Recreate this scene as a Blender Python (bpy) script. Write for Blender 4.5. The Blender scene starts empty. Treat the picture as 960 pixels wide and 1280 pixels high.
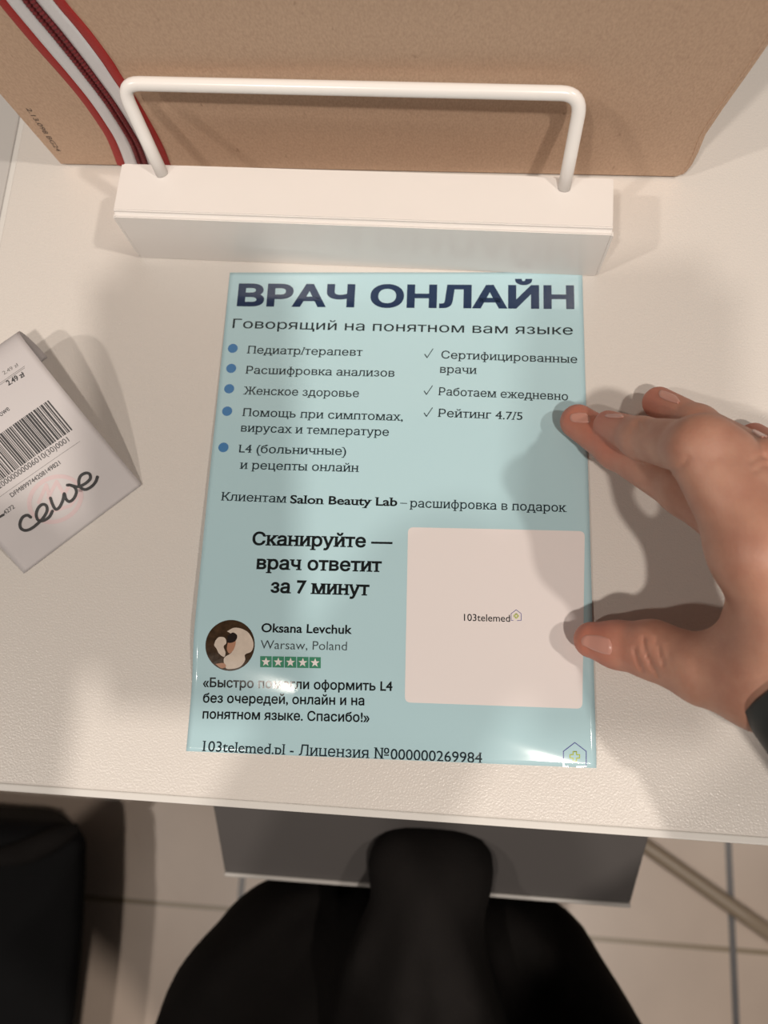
import bpy, bmesh, math, random
import numpy as np
from mathutils import Vector, Matrix

random.seed(4)
np.random.seed(4)
SC = bpy.context.scene
C = SC.collection
PI = math.pi
MM = 0.001
DESK = 0.75                     # height of the desk top above the floor (m)

# ------------------------------------------------------------------ camera
# rows: world x (along the desk edge), y (away from the viewer), z (up) in camera space
ROT = np.array([[0.99647047, -0.04223812, 0.07254338],
                [0.05815413, 0.97056606, -0.2337084],
                [-0.06053674, 0.23710222, 0.96959674]])
CAM = np.array([0.0, 0.0, 290.0])        # millimetres above the desk top
FPX = 961.0
cam = bpy.data.cameras.new('camera')
cam.sensor_width = 36.0
cam.lens = FPX / 1280 * 36.0
cam.clip_start = 0.001
cam.dof.use_dof = True
cam.dof.focus_distance = 0.285
cam.dof.aperture_fstop = 9.0
camo = bpy.data.objects.new('camera', cam)
C.objects.link(camo)
camo.matrix_world = Matrix.Translation((0, 0, DESK + 0.290)) @ Matrix(ROT.tolist()).to_4x4()
SC.camera = camo

# ------------------------------------------------------------------ light and exposure
SC.view_settings.view_transform = 'Standard'
SC.view_settings.look = 'None'
SC.view_settings.gamma = 1.0
SC.view_settings.use_curve_mapping = False
SC.view_settings.exposure = 0.0
world = bpy.data.worlds.new('room_light')
SC.world = world
world.use_nodes = True
bg = world.node_tree.nodes['Background']
bg.inputs['Color'].default_value = (1.0, 0.93, 0.88, 1)
bg.inputs['Strength'].default_value = 0.07


def ceiling_spot(name, x, y, h, power, radius, col=(1.0, 0.90, 0.80)):
    l = bpy.data.lights.new(name, 'SPOT')
    l.energy = power
    l.shadow_soft_size = radius
    l.spot_size = math.radians(80)
    l.spot_blend = 0.6
    l.color = col
    o = bpy.data.objects.new(name, l)
    C.objects.link(o)
    o.location = (x, y, DESK + h)
    d = Vector((-x, 0.08 - y, -h))
    o.rotation_euler = d.to_track_quat('-Z', 'Y').to_euler()
    return o


ceiling_spot('ceiling_spot_behind_left', -0.53, -0.86, 1.85, 48, 0.045)
ceiling_spot('ceiling_spot_behind_right', 0.42, -0.86, 1.85, 78, 0.045)
ceiling_spot('ceiling_spot_far_left', -1.55, -0.70, 1.9, 52, 0.05)
ceiling_spot('ceiling_spot_far_right', 1.25, -0.12, 1.9, 58, 0.05)


# ------------------------------------------------------------------ helpers
def at(px, py, z=0.0):
    """point (mm, desk frame) where the photograph's sight line through (px, py) meets height z"""
    d = ROT @ np.array([px - 480.0, 640.0 - py, -FPX])
    t = (CAM[2] - z) / -d[2]
    return CAM + d * t


def W(p):
    return Vector((p[0] * MM, p[1] * MM, p[2] * MM + DESK))


def node_mat(name):
    m = bpy.data.materials.new(name)
    m.use_nodes = True
    return m, m.node_tree, m.node_tree.nodes['Principled BSDF']


def mat(name, col, rough=0.5, metal=0.0, spec=0.5, noise=0.0, nscale=60.0, bump=0.0, bscale=300.0, coat=0.0, bdist=0.0005):
    m, nt, b = node_mat(name)
    b.inputs['Base Color'].default_value = (*col, 1)
    b.inputs['Roughness'].default_value = rough
    b.inputs['Metallic'].default_value = metal
    b.inputs['Specular IOR Level'].default_value = spec
    b.inputs['Coat Weight'].default_value = coat
    b.inputs['Coat Roughness'].default_value = 0.08
    tc = None
    if noise or bump:
        tc = nt.nodes.new('ShaderNodeTexCoord')
    if noise:
        n = nt.nodes.new('ShaderNodeTexNoise')
        n.inputs['Scale'].default_value = nscale
        n.inputs['Detail'].default_value = 5
        nt.links.new(tc.outputs['Object'], n.inputs['Vector'])
        mx = nt.nodes.new('ShaderNodeMix')
        mx.data_type = 'RGBA'
        mx.inputs[6].default_value = tuple(c * (1 - noise) for c in col) + (1,)
        mx.inputs[7].default_value = tuple(min(1, c * (1 + noise)) for c in col) + (1,)
        nt.links.new(n.outputs['Fac'], mx.inputs[0])
        nt.links.new(mx.outputs[2], b.inputs['Base Color'])
    if bump:
        n2 = nt.nodes.new('ShaderNodeTexNoise')
        n2.inputs['Scale'].default_value = bscale
        n2.inputs['Detail'].default_value = 3
        nt.links.new(tc.outputs['Object'], n2.inputs['Vector'])
        bp = nt.nodes.new('ShaderNodeBump')
        bp.inputs['Strength'].default_value = bump
        bp.inputs['Distance'].default_value = bdist
        nt.links.new(n2.outputs['Fac'], bp.inputs['Height'])
        nt.links.new(bp.outputs['Normal'], b.inputs['Normal'])
    return m


def tag(o, label=None, cat=None, group=None, kind=None):
    if label: o['label'] = label
    if cat: o['category'] = cat
    if group: o['group'] = group
    if kind: o['kind'] = kind
    return o


def empty(name, loc=(0, 0, 0)):
    o = bpy.data.objects.new(name, None)
    o.empty_display_size = 0.02
    C.objects.link(o)
    o.location = loc
    return o


def mesh_obj(name, verts, faces, m, parent=None, smooth=False, loc=None):
    me = bpy.data.meshes.new(name)
    me.from_pydata([tuple(v) for v in verts], [], [tuple(f) for f in faces])
    me.validate()
    me.update()
    return link(name, me, m, parent, smooth, loc)


def link(name, me, m, parent=None, smooth=False, loc=None):
    if smooth:
        me.polygons.foreach_set('use_smooth', [True] * len(me.polygons))
    o = bpy.data.objects.new(name, me)
    for mm_ in (m if isinstance(m, (list, tuple)) else [m]):
        me.materials.append(mm_)
    C.objects.link(o)
    if parent is not None:
        o.parent = parent
        bpy.context.view_layer.update() if False else None
        o.matrix_parent_inverse = Matrix.Translation(parent.location).inverted() if parent.location.length else Matrix.Identity(4)
    return o


def bm_obj(name, bm, m, parent=None, smooth=False):
    bmesh.ops.recalc_face_normals(bm, faces=bm.faces[:])
    me = bpy.data.meshes.new(name)
    bm.to_mesh(me)
    bm.free()
    return link(name, me, m, parent, smooth)


def box_bm(x0, x1, y0, y1, z0, z1, bev=0.0, seg=2, bm=None):
    """box in world metres"""
    new = bmesh.new()
    bmesh.ops.create_cube(new, size=1.0)
    for v in new.verts:
        v.co = Vector(((x0 + x1) / 2 + v.co.x * (x1 - x0), (y0 + y1) / 2 + v.co.y * (y1 - y0), (z0 + z1) / 2 + v.co.z * (z1 - z0)))
    if bev:
        bmesh.ops.bevel(new, geom=new.edges[:], offset=bev, segments=seg, affect='EDGES', profile=0.5)
    return new


def tube(points, r, nseg=16, cap=True):
    """swept tube through world points, returns verts, faces"""
    P = [Vector(p) for p in points]
    n = len(P)
    rs = r if isinstance(r, (list, tuple)) else [r] * n
    T = []
    for i in range(n):
        a = P[max(i - 1, 0)]; b = P[min(i + 1, n - 1)]
        T.append((b - a).normalized())
    up = Vector((0, 0, 1)) if abs(T[0].z) < 0.9 else Vector((1, 0, 0))
    N = (up - T[0] * up.dot(T[0])).normalized()
    V, F = [], []
    for i in range(n):
        N = (N - T[i] * N.dot(T[i])).normalized()
        B = T[i].cross(N)
        for k in range(nseg):
            a = 2 * PI * k / nseg
            V.append(P[i] + (N * math.cos(a) + B * math.sin(a)) * rs[i])
    for i in range(n - 1):
        for k in range(nseg):
            k2 = (k + 1) % nseg
            F.append((i * nseg + k, i * nseg + k2, (i + 1) * nseg + k2, (i + 1) * nseg + k))
    if cap:
        F.append(tuple(range(nseg))[::-1])
        F.append(tuple((n - 1) * nseg + k for k in range(nseg)))
    return V, F


def spline(pts, per=8):
    """Catmull-Rom through points (any dimension)"""
    P = [np.array(p, float) for p in pts]
    P = [2 * P[0] - P[1]] + P + [2 * P[-1] - P[-2]]
    out = []
    for i in range(1, len(P) - 2):
        for k in range(per):
            t = k / per
            a, b, c, d = P[i - 1:i + 3]
            out.append(0.5 * ((2 * b) + (c - a) * t + (2 * a - 5 * b + 4 * c - d) * t * t + (3 * b - a - 3 * c + d) * t ** 3))
    out.append(P[-2])
    return out


# ---- distance fields -> one continuous surface
def d_cap(p, a, b, ra, rb):
    a = np.asarray(a, float); b = np.asarray(b, float)
    ab = b - a
    t = np.clip(((p - a) @ ab) / (ab @ ab), 0, 1)
    return np.linalg.norm(p - a - t[..., None] * ab, axis=-1) - (ra + (rb - ra) * t)


def d_ell(p, c, r):
    r = np.asarray(r, float)
    q = (p - np.asarray(c, float)) / r
    k = np.linalg.norm(q, axis=-1)
    return (k - 1) * r.min()


def smin(a, b, k):
    if k <= 0: return np.minimum(a, b)
    h = np.clip(0.5 + 0.5 * (b - a) / k, 0, 1)
    return b + (a - b) * h - k * h * (1 - h)


def surface_nets(F, origin, h):
    nx, ny, nz = F.shape
    cx, cy, cz = nx - 1, ny - 1, nz - 1
    acc = np.zeros((cx, cy, cz, 3)); cnt = np.zeros((cx, cy, cz))
    corner = lambda i, j, k: F[i:i + cx, j:j + cy, k:k + cz]
    offs = [(0, 0, 0), (1, 0, 0), (0, 1, 0), (0, 0, 1), (1, 1, 0), (1, 0, 1), (0, 1, 1), (1, 1, 1)]
    for a in offs:
        for b in offs:
            d = tuple(b[i] - a[i] for i in range(3))
            if sorted(d) != [0, 0, 1]: continue
            fa, fb = corner(*a), corner(*b)
            m = (fa < 0) != (fb < 0)
            t = np.where(m, fa / np.where(m, fa - fb, 1), 0)
            for i in range(3):
                acc[..., i] += np.where(m, a[i] + t * d[i], 0)
            cnt += m
    act = cnt > 0
    idx = -np.ones((cx, cy, cz), int)
    idx[act] = np.arange(act.sum())
    ii = np.argwhere(act)
    V = (ii + acc[act] / cnt[act][:, None]) * h + np.asarray(origin)
    quads = []
    ins = F < 0
    for ax in range(3):
        o1, o2 = [(1, 2), (2, 0), (0, 1)][ax]
        sl = [slice(1, -1)] * 3; sl[ax] = slice(0, -1)
        sl2 = list(sl); sl2[ax] = slice(1, None)
        A, B = ins[tuple(sl)], ins[tuple(sl2)]
        ch = np.argwhere(A != B)
        if len(ch) == 0: continue
        base = ch.copy()
        for q in range(3):
            if q != ax: base[:, q] += 1
        def cell(d1, d2):
            c = base.copy(); c[:, o1] -= d1; c[:, o2] -= d2
            return idx[c[:, 0], c[:, 1], c[:, 2]]
        q4 = np.stack([cell(1, 1), cell(0, 1), cell(0, 0), cell(1, 0)], 1)
        flip = ~A[tuple(ch.T)]
        q4[flip] = q4[flip][:, ::-1]
        quads.append(q4)
    Q = np.concatenate(quads)
    Q = Q[(Q >= 0).all(1)]
    return V, Q


def field_grid(fn, lo, hi, h):
    ax = [np.arange(lo[i], hi[i] + h, h) for i in range(3)]
    out = np.empty((len(ax[0]), len(ax[1]), len(ax[2])))
    YY, ZZ = np.meshgrid(ax[1], ax[2], indexing='ij')
    step = 8
    for i in range(0, len(ax[0]), step):
        xs = ax[0][i:i + step]
        p = np.empty((len(xs), *YY.shape, 3))
        p[..., 0] = xs[:, None, None]; p[..., 1] = YY; p[..., 2] = ZZ
        out[i:i + step] = fn(p)
    return out


def nets_mesh(name, fn, lo, hi, h):
    F = field_grid(fn, lo, hi, h)
    V, Q = surface_nets(F, lo, h)
    me = bpy.data.meshes.new(name)
    Vw = V * MM; Vw[:, 2] += DESK
    me.from_pydata(Vw.tolist(), [], Q.tolist())
    me.update()
    return me, V


# ------------------------------------------------------------------ lettering
_cache = {}


def sample_spline(sp):
    """closed outline of one contour and, per edge, whether it is straight"""
    bp = sp.bezier_points
    n = len(bp)
    pts = []
    for i in range(n):
        a, b = bp[i], bp[(i + 1) % n]
        p0, p1, p2, p3 = (np.array(v[:2]) for v in (a.co, a.handle_right, b.handle_left, b.co))
        L = np.linalg.norm(p3 - p0)
        if L < 1e-6: continue
        d = (p3 - p0) / L
        dev = max(abs(d[0] * (q - p0)[1] - d[1] * (q - p0)[0]) for q in (p1, p2))
        k = 1 if dev < 0.003 else 5
        for t in np.arange(k) / k:
            pts.append((1 - t) ** 3 * p0 + 3 * t * (1 - t) ** 2 * p1 + 3 * t * t * (1 - t) * p2 + t ** 3 * p3)
    return np.array(pts)


def inside(p, poly):
    x, y = p
    c = False
    for (x0, y0), (x1, y1) in zip(poly, np.roll(poly, -1, 0)):
        if (y0 > y) != (y1 > y) and x < (x1 - x0) * (y - y0) / (y1 - y0) + x0: c = not c
    return c


def winding(p, poly):
    x, y = p
    w = 0
    for (x0, y0), (x1, y1) in zip(poly, np.roll(poly, -1, 0)):
        if (y0 > y) != (y1 > y) and x < (x1 - x0) * (y - y0) / (y1 - y0) + x0: w += 1 if y1 > y0 else -1
    return w


def area2(P):
    Q = np.roll(P, -1, 0)
    return (P[:, 0] * Q[:, 1] - P[:, 1] * Q[:, 0]).sum()


def grow(P, d):
    """move a counter-clockwise outline outwards by d"""
    e = np.roll(P, -1, 0) - P
    e /= np.linalg.norm(e, axis=1)[:, None] + 1e-9
    n = np.stack([e[:, 1], -e[:, 0]], 1)
    m = n + np.roll(n, 1, 0)
    m /= np.maximum((m * m).sum(1), 0.5)[:, None] / 2
    return P + m * d


def glyph_mesh(text, offset, slab):
    from mathutils.geometry import delaunay_2d_cdt
    key = (text, offset, slab)
    if key in _cache: return _cache[key]
    cu = bpy.data.curves.new('lettering', 'FONT')
    cu.body = text
    o = bpy.data.objects.new('lettering', cu)
    C.objects.link(o)
    dg = bpy.context.evaluated_depsgraph_get()
    ev = o.evaluated_get(dg)
    cv = ev.to_curve(dg)
    cont = [sample_spline(sp) for sp in cv.splines if len(sp.bezier_points) > 2]
    ev.to_curve_clear()
    bpy.data.objects.remove(o)
    bpy.data.curves.remove(cu)
    cont = [c for c in cont if len(c) > 2]
    box = [(c.min(0), c.max(0)) for c in cont]
    ar = [area2(c) for c in cont]
    owner = {}
    for i, c in enumerate(cont):
        for k, d in enumerate(cont):
            if i == k or ar[i] * ar[k] > 0 or abs(ar[k]) < abs(ar[i]): continue
            if (box[i][0] < box[k][0] - 1e-4).any() or (box[i][1] > box[k][1] + 1e-4).any(): continue
            if all(inside(p, d) for p in c[::max(1, len(c) // 6)]): owner[i] = k
    V, F = [], []
    for i, c in enumerate(cont):
        if i in owner: continue
        P = c if ar[i] > 0 else c[::-1]
        P = grow(P, offset)
        loops = [P]
        for k in [k for k in owner if owner[k] == i]:
            H = cont[k] if ar[k] > 0 else cont[k][::-1]
            loops.append(grow(H, -offset)[::-1])
        pv, pe = [], []
        for L_ in loops:
            k = len(pv)
            pv += [Vector((float(p[0]), float(p[1]))) for p in L_]
            pe += [(k + q, k + (q + 1) % len(L_)) for q in range(len(L_))]
        ov_, _, tri, _, _, _ = delaunay_2d_cdt(pv, pe, [], 0, 1e-5)
        base = len(V)
        V += [(p.x, p.y) for p in ov_]
        for t in tri:
            g = (ov_[t[0]] + ov_[t[1]] + ov_[t[2]]) / 3
            if sum(winding(g, H) for H in loops) != 0:
                F.append(tuple(base + q for q in t))
        if slab and P[:, 1].max() - P[:, 1].min() > 0.25:
            # feet on the stems: short level ends
            th = 0.05 + 0.6 * offset
            ov = 0.072
            for a, b in zip(P, np.roll(P, -1, 0)):
                if abs(a[1] - b[1]) > 1e-4: continue
                L = abs(a[0] - b[0])
                if not 0.05 < L < 0.15 + 2 * offset: continue
                x0, x1 = min(a[0], b[0]), max(a[0], b[0])
                if b[0] > a[0] and (abs(a[1] + offset) < 0.02 or a[1] < -0.12):
                    r_ = (x0 - ov, x1 + ov, a[1], a[1] + th)
                elif b[0] < a[0] and a[1] > 0.4:
                    r_ = (x0 - ov, x1 + ov * 0.5, a[1] - th, a[1])
                else: continue
                k = len(V)
                V += [(r_[0], r_[2]), (r_[1], r_[2]), (r_[1], r_[3]), (r_[0], r_[3])]
                F.append((k, k + 1, k + 2, k + 3))
    V = np.array(V)
    _cache[key] = (V, F, V[:, 0].min(), V[:, 0].max())
    return _cache[key]


class Print:
    """collects flat printed shapes in sheet coordinates (mm) and lays them on a sheet"""
    def __init__(self, surf, lift=0.06):
        self.V, self.F, self.surf, self.lift = [], [], surf, lift

    def poly(self, pts, lift=0.0):
        i = len(self.V)
        self.V += [(p[0], p[1], lift) for p in pts]
        self.F.append(tuple(range(i, i + len(pts))))

    def disc(self, c, rx, ry=None, n=32, ang=0, lift=0.0):
        ry = ry or rx
        self.poly([(c[0] + rx * math.cos(2 * PI * k / n), c[1] + ry * math.sin(2 * PI * k / n)) for k in range(n)], lift)

    def stroke(self, pts, w, closed=False, lift=0.0):
        P = [np.array(p[:2], float) for p in pts]
        if closed: P = P + [P[0], P[1]]
        for a, b in zip(P[:-1], P[1:]):
            d = b - a
            L = np.linalg.norm(d)
            if L < 1e-6: continue
            d /= L
            n = np.array([-d[1], d[0]]) * w / 2
            self.poly([a + n, a - n, b - n, b + n], lift)
            self.disc(b, w / 2, n=12, lift=lift + 0.004)
        if not closed: self.disc(P[0], w / 2, n=12, lift=lift + 0.004)

    def text(self, s, a, b, cap, offset=0.0, slab=False, xr=None, lift=0.0):
        """a, b: base line ends (sheet mm), cap: capital height in mm"""
        V, F, w0, w1 = glyph_mesh(s, offset, slab)
        a = np.array(a[:2], float); b = np.array(b[:2], float)
        ux = (b - a) / (w1 - w0)
        d = (b - a) / np.linalg.norm(b - a)
        uy = np.array([-d[1], d[0]]) * cap / 0.727
        i = len(self.V)
        for x, y in V:
            p = a + ux * (x - w0) + uy * y
            self.V.append((p[0], p[1], lift))
        self.F += [tuple(i + k for k in f) for f in F]

    def build(self, name, m, parent, clip=None):
        bm = bmesh.new()
        vs = [bm.verts.new(v) for v in self.V]
        for f in self.F:
            try: bm.faces.new([vs[k] for k in f])
            except ValueError: pass
        if clip:
            for co, no in clip:
                bmesh.ops.bisect_plane(bm, geom=bm.verts[:] + bm.edges[:] + bm.faces[:], plane_co=co, plane_no=no, clear_outer=True)
        for f in bm.faces:
            if f.normal.z < 0: f.normal_flip()
        bmesh.ops.triangulate(bm, faces=[f for f in bm.faces if len(f.verts) > 4])
        for _ in range(4):
            lg = [e for e in bm.edges if e.calc_length() > 3.0]
            if not lg: break
            bmesh.ops.subdivide_edges(bm, edges=lg, cuts=1)
            bmesh.ops.triangulate(bm, faces=[f for f in bm.faces if len(f.verts) > 4])
        for v in bm.verts:
            v.co = W(self.surf(v.co.x, v.co.y, self.lift + v.co.z))
        me = bpy.data.meshes.new(name)
        bm.to_mesh(me); bm.free()
        return link(name, me, m, parent)


# ------------------------------------------------------------------ materials
M = {}
# white textured laminate
m, nt, b = node_mat('desk_laminate')
b.inputs['Base Color'].default_value = (0.70, 0.66, 0.62, 1)
b.inputs['Roughness'].default_value = 0.30
tc = nt.nodes.new('ShaderNodeTexCoord')
vo = nt.nodes.new('ShaderNodeTexNoise'); vo.inputs['Scale'].default_value = 1300; vo.inputs['Detail'].default_value = 2
nt.links.new(tc.outputs['Object'], vo.inputs['Vector'])
bp = nt.nodes.new('ShaderNodeBump'); bp.inputs['Strength'].default_value = 0.4; bp.inputs['Distance'].default_value = 0.0004
nt.links.new(vo.outputs['Fac'], bp.inputs['Height']); nt.links.new(bp.outputs['Normal'], b.inputs['Normal'])
M['desk'] = m
M['edge'] = mat('edge_band_plastic', (0.72, 0.70, 0.67), 0.3)
M['counter'] = mat('side_counter_laminate', (0.55, 0.53, 0.51), 0.4)
M['white_metal'] = mat('white_powder_coat', (0.80, 0.765, 0.74), 0.26, noise=0.015, nscale=90)
M['white_metal_2'] = mat('white_wire_coat', (0.84, 0.82, 0.80), 0.22)
M['paper_blue'] = mat('glossy_blue_print', (0.46, 0.66, 0.72), 0.10, noise=0.01, nscale=40)
M['ink_navy'] = mat('navy_ink', (0.010, 0.030, 0.085), 0.12)
M['ink'] = mat('dark_ink', (0.016, 0.028, 0.035), 0.12)
M['ink_black'] = mat('black_ink', (0.010, 0.013, 0.014), 0.12)
M['ink_grey'] = mat('grey_ink', (0.05, 0.065, 0.07), 0.12)
M['bullet'] = mat('blue_print', (0.075, 0.22, 0.46), 0.12)
M['star_green'] = mat('green_print', (0.06, 0.26, 0.16), 0.12)
M['print_white'] = mat('white_print', (0.83, 0.77, 0.76), 0.10)
M['logo_violet'] = mat('violet_print', (0.10, 0.10, 0.33), 0.12)
M['logo_lime'] = mat('lime_print', (0.42, 0.50, 0.05), 0.12)
M['pic_brown'] = mat('picture_brown', (0.05, 0.028, 0.014), 0.12, noise=0.8, nscale=500)
M['pic_cream'] = mat('picture_cream', (0.62, 0.53, 0.45), 0.12, noise=0.15, nscale=400)
M['pic_skin'] = mat('picture_skin', (0.42, 0.22, 0.14), 0.12)
M['pic_dark'] = mat('picture_dark', (0.02, 0.014, 0.012), 0.12)
M['receipt'] = mat('thermal_paper', (0.55, 0.52, 0.525), 0.55)
M['receipt_ink'] = mat('thermal_ink', (0.03, 0.03, 0.032), 0.6)
M['receipt_grey'] = mat('thermal_grey_ink', (0.2, 0.19, 0.19), 0.6)
M['receipt_pink'] = mat('pale_red_ink', (0.60, 0.47, 0.48), 0.6)
M['ribbon_red'] = mat('red_ribbon', (0.36, 0.018, 0.016), 0.6, bump=0.4, bscale=1500)
M['ribbon_white'] = mat('white_ribbon', (0.70, 0.69, 0.71), 0.55, bump=0.3, bscale=1800)
M['cord'] = mat('dark_red_cord', (0.15, 0.014, 0.018), 0.6, noise=0.5, nscale=700)
M['box_ink'] = mat('brown_ink', (0.09, 0.06, 0.045), 0.7)
M['cloth'] = mat('black_cloth', (0.010, 0.0085, 0.008), 0.9, spec=0.15, noise=0.3, nscale=40, bump=0.3, bscale=900)
M['cuff'] = mat('black_ribbed_cuff', (0.018, 0.02, 0.02), 0.6, noise=0.3, nscale=60)
M['bag'] = mat('black_bag_fabric', (0.0035, 0.0035, 0.004), 0.8, spec=0.15, noise=0.3, nscale=20, bump=0.2, bscale=500)
M['grey_metal'] = mat('grey_unit', (0.095, 0.088, 0.086), 0.45, noise=0.05, nscale=15)
M['grey_edge'] = mat('grey_unit_edge', (0.42, 0.40, 0.38), 0.4)
M['beige'] = mat('beige_tube', (0.34, 0.27, 0.20), 0.4)
M['phone'] = mat('phone_shell', (0.02, 0.02, 0.022), 0.3)
# kraft board
m, nt, b = node_mat('kraft_board')
tc = nt.nodes.new('ShaderNodeTexCoord')
n1 = nt.nodes.new('ShaderNodeTexNoise'); n1.inputs['Scale'].default_value = 1400; n1.inputs['Detail'].default_value = 4
n2 = nt.nodes.new('ShaderNodeTexNoise'); n2.inputs['Scale'].default_value = 260; n2.inputs['Detail'].default_value = 2
mp = nt.nodes.new('ShaderNodeMapping'); mp.inputs['Scale'].default_value = (1, 1, 0.5)
nt.links.new(tc.outputs['Object'], mp.inputs['Vector'])
nt.links.new(mp.outputs['Vector'], n1.inputs['Vector']); nt.links.new(mp.outputs['Vector'], n2.inputs['Vector'])
r1 = nt.nodes.new('ShaderNodeValToRGB')
r1.color_ramp.elements[0].position = 0.3; r1.color_ramp.elements[0].color = (0.48, 0.325, 0.228, 1)
r1.color_ramp.elements[1].position = 0.7; r1.color_ramp.elements[1].color = (0.58, 0.41, 0.292, 1)
r2 = nt.nodes.new('ShaderNodeValToRGB')
r2.color_ramp.elements[0].position = 0.72; r2.color_ramp.elements[0].color = (1, 1, 1, 1)
r2.color_ramp.elements[1].position = 0.78; r2.color_ramp.elements[1].color = (0.72, 0.68, 0.65, 1)
nt.links.new(n1.outputs['Fac'], r1.inputs['Fac']); nt.links.new(n2.outputs['Fac'], r2.inputs['Fac'])
mx = nt.nodes.new('ShaderNodeMix'); mx.data_type = 'RGBA'; mx.blend_type = 'MULTIPLY'; mx.inputs[0].default_value = 1
nt.links.new(r1.outputs['Color'], mx.inputs[6]); nt.links.new(r2.outputs['Color'], mx.inputs[7])
nt.links.new(mx.outputs[2], b.inputs['Base Color'])
b.inputs['Roughness'].default_value = 0.75
M['kraft'] = m
# floor tiles
m, nt, b = node_mat('beige_floor_tiles')
geo = nt.nodes.new('ShaderNodeNewGeometry')
sep = nt.nodes.new('ShaderNodeSeparateXYZ')
nt.links.new(geo.outputs['Position'], sep.inputs[0])


def grout(axis, off, size, width):
    a = nt.nodes.new('ShaderNodeMath'); a.operation = 'SUBTRACT'; a.inputs[1].default_value = off
    nt.links.new(sep.outputs[axis], a.inputs[0])
    mo = nt.nodes.new('ShaderNodeMath'); mo.operation = 'PINGPONG'; mo.inputs[1].default_value = size / 2
    nt.links.new(a.outputs[0], mo.inputs[0])
    lt = nt.nodes.new('ShaderNodeMath'); lt.operation = 'LESS_THAN'; lt.inputs[1].default_value = width / 2
    nt.links.new(mo.outputs[0], lt.inputs[0])
    return lt.outputs[0]


gx = grout('X', 0.371, 0.6, 0.008)
gy = grout('Y', -0.269, 0.6, 0.006)
nz = nt.nodes.new('ShaderNodeTexNoise'); nz.inputs['Scale'].default_value = 7; nz.inputs['Detail'].default_value = 5
nt.links.new(geo.outputs['Position'], nz.inputs['Vector'])
rp = nt.nodes.new('ShaderNodeValToRGB')
rp.color_ramp.elements[0].position = 0.3; rp.color_ramp.elements[0].color = (0.50, 0.40, 0.33, 1)
rp.color_ramp.elements[1].position = 0.7; rp.color_ramp.elements[1].color = (0.60, 0.485, 0.40, 1)
nt.links.new(nz.outputs['Fac'], rp.inputs['Fac'])
m1 = nt.nodes.new('ShaderNodeMix'); m1.data_type = 'RGBA'; m1.inputs[7].default_value = (0.27, 0.205, 0.13, 1)
nt.links.new(gy, m1.inputs[0]); nt.links.new(rp.outputs['Color'], m1.inputs[6])
m2 = nt.nodes.new('ShaderNodeMix'); m2.data_type = 'RGBA'; m2.inputs[7].default_value = (0.09, 0.085, 0.09, 1)
nt.links.new(gx, m2.inputs[0]); nt.links.new(m1.outputs[2], m2.inputs[6])
nt.links.new(m2.outputs[2], b.inputs['Base Color'])
b.inputs['Roughness'].default_value = 0.35
M['floor'] = m
# skin
m, nt, b = node_mat('skin')
tc = nt.nodes.new('ShaderNodeTexCoord')
n1 = nt.nodes.new('ShaderNodeTexNoise'); n1.inputs['Scale'].default_value = 110; n1.inputs['Detail'].default_value = 5
nt.links.new(tc.outputs['Object'], n1.inputs['Vector'])
r1 = nt.nodes.new('ShaderNodeValToRGB')
r1.color_ramp.elements[0].position = 0.3; r1.color_ramp.elements[0].color = (0.45, 0.215, 0.15, 1)
r1.color_ramp.elements[1].position = 0.72; r1.color_ramp.elements[1].color = (0.54, 0.29, 0.205, 1)
nt.links.new(n1.outputs['Fac'], r1.inputs['Fac'])
at_ = nt.nodes.new('ShaderNodeAttribute'); at_.attribute_name = 'flush'
mx = nt.nodes.new('ShaderNodeMix'); mx.data_type = 'RGBA'; mx.inputs[7].default_value = (0.54, 0.165, 0.11, 1)
nt.links.new(at_.outputs['Fac'], mx.inputs[0]); nt.links.new(r1.outputs['Color'], mx.inputs[6])
nt.links.new(mx.outputs[2], b.inputs['Base Color'])
b.inputs['Roughness'].default_value = 0.52
b.inputs['Subsurface Weight'].default_value = 0.2
b.inputs['Subsurface Radius'].default_value = (1.0, 0.35, 0.2)
b.inputs['Subsurface Scale'].default_value = 0.003
v1 = nt.nodes.new('ShaderNodeTexVoronoi'); v1.inputs['Scale'].default_value = 900
nt.links.new(tc.outputs['Object'], v1.inputs['Vector'])
bp = nt.nodes.new('ShaderNodeBump'); bp.inputs['Strength'].default_value = 0.12; bp.inputs['Distance'].default_value = 0.0004
nt.links.new(v1.outputs['Distance'], bp.inputs['Height']); nt.links.new(bp.outputs['Normal'], b.inputs['Normal'])
M['skin'] = m
M['nail'] = mat('fingernail', (0.60, 0.30, 0.24), 0.25)

# ------------------------------------------------------------------ floor
o = bm_obj('floor', box_bm(-1.8, 1.8, -1.8, 1.6, -0.02, 0.0), M['floor'])
tag(o, 'beige floor tiles with dark joints below the desk', 'floor', kind='structure')

# ------------------------------------------------------------------ desk
EDGE_Y = -0.0402
desk = empty('desk', (0.1, 0.28, 0))
tag(desk, 'white textured laminate desk top carrying the flyer and display stand', 'desk')
bm_obj('tabletop', box_bm(-0.1982, 0.62, EDGE_Y + 0.0012, 0.62, DESK - 0.025, DESK, 0.0006, 2), M['desk'], desk)
bm_obj('front_edge_band', box_bm(-0.1982, 0.62, EDGE_Y - 0.0016, EDGE_Y + 0.0012, DESK - 0.0252, DESK - 0.0006, 0.0006, 3), M['edge'], desk)
bm_obj('side_edge_band', box_bm(-0.2010, -0.1982, EDGE_Y, 0.62, DESK - 0.0252, DESK - 0.0006, 0.0006, 3), M['edge'], desk)
bm_obj('leg', box_bm(-0.1982, -0.176, 0.10, 0.60, 0.0, DESK - 0.025, 0.001), M['desk'], desk)
bm_obj('leg', box_bm(0.595, 0.617, 0.02, 0.60, 0.0, DESK - 0.025, 0.001), M['desk'], desk)

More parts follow.
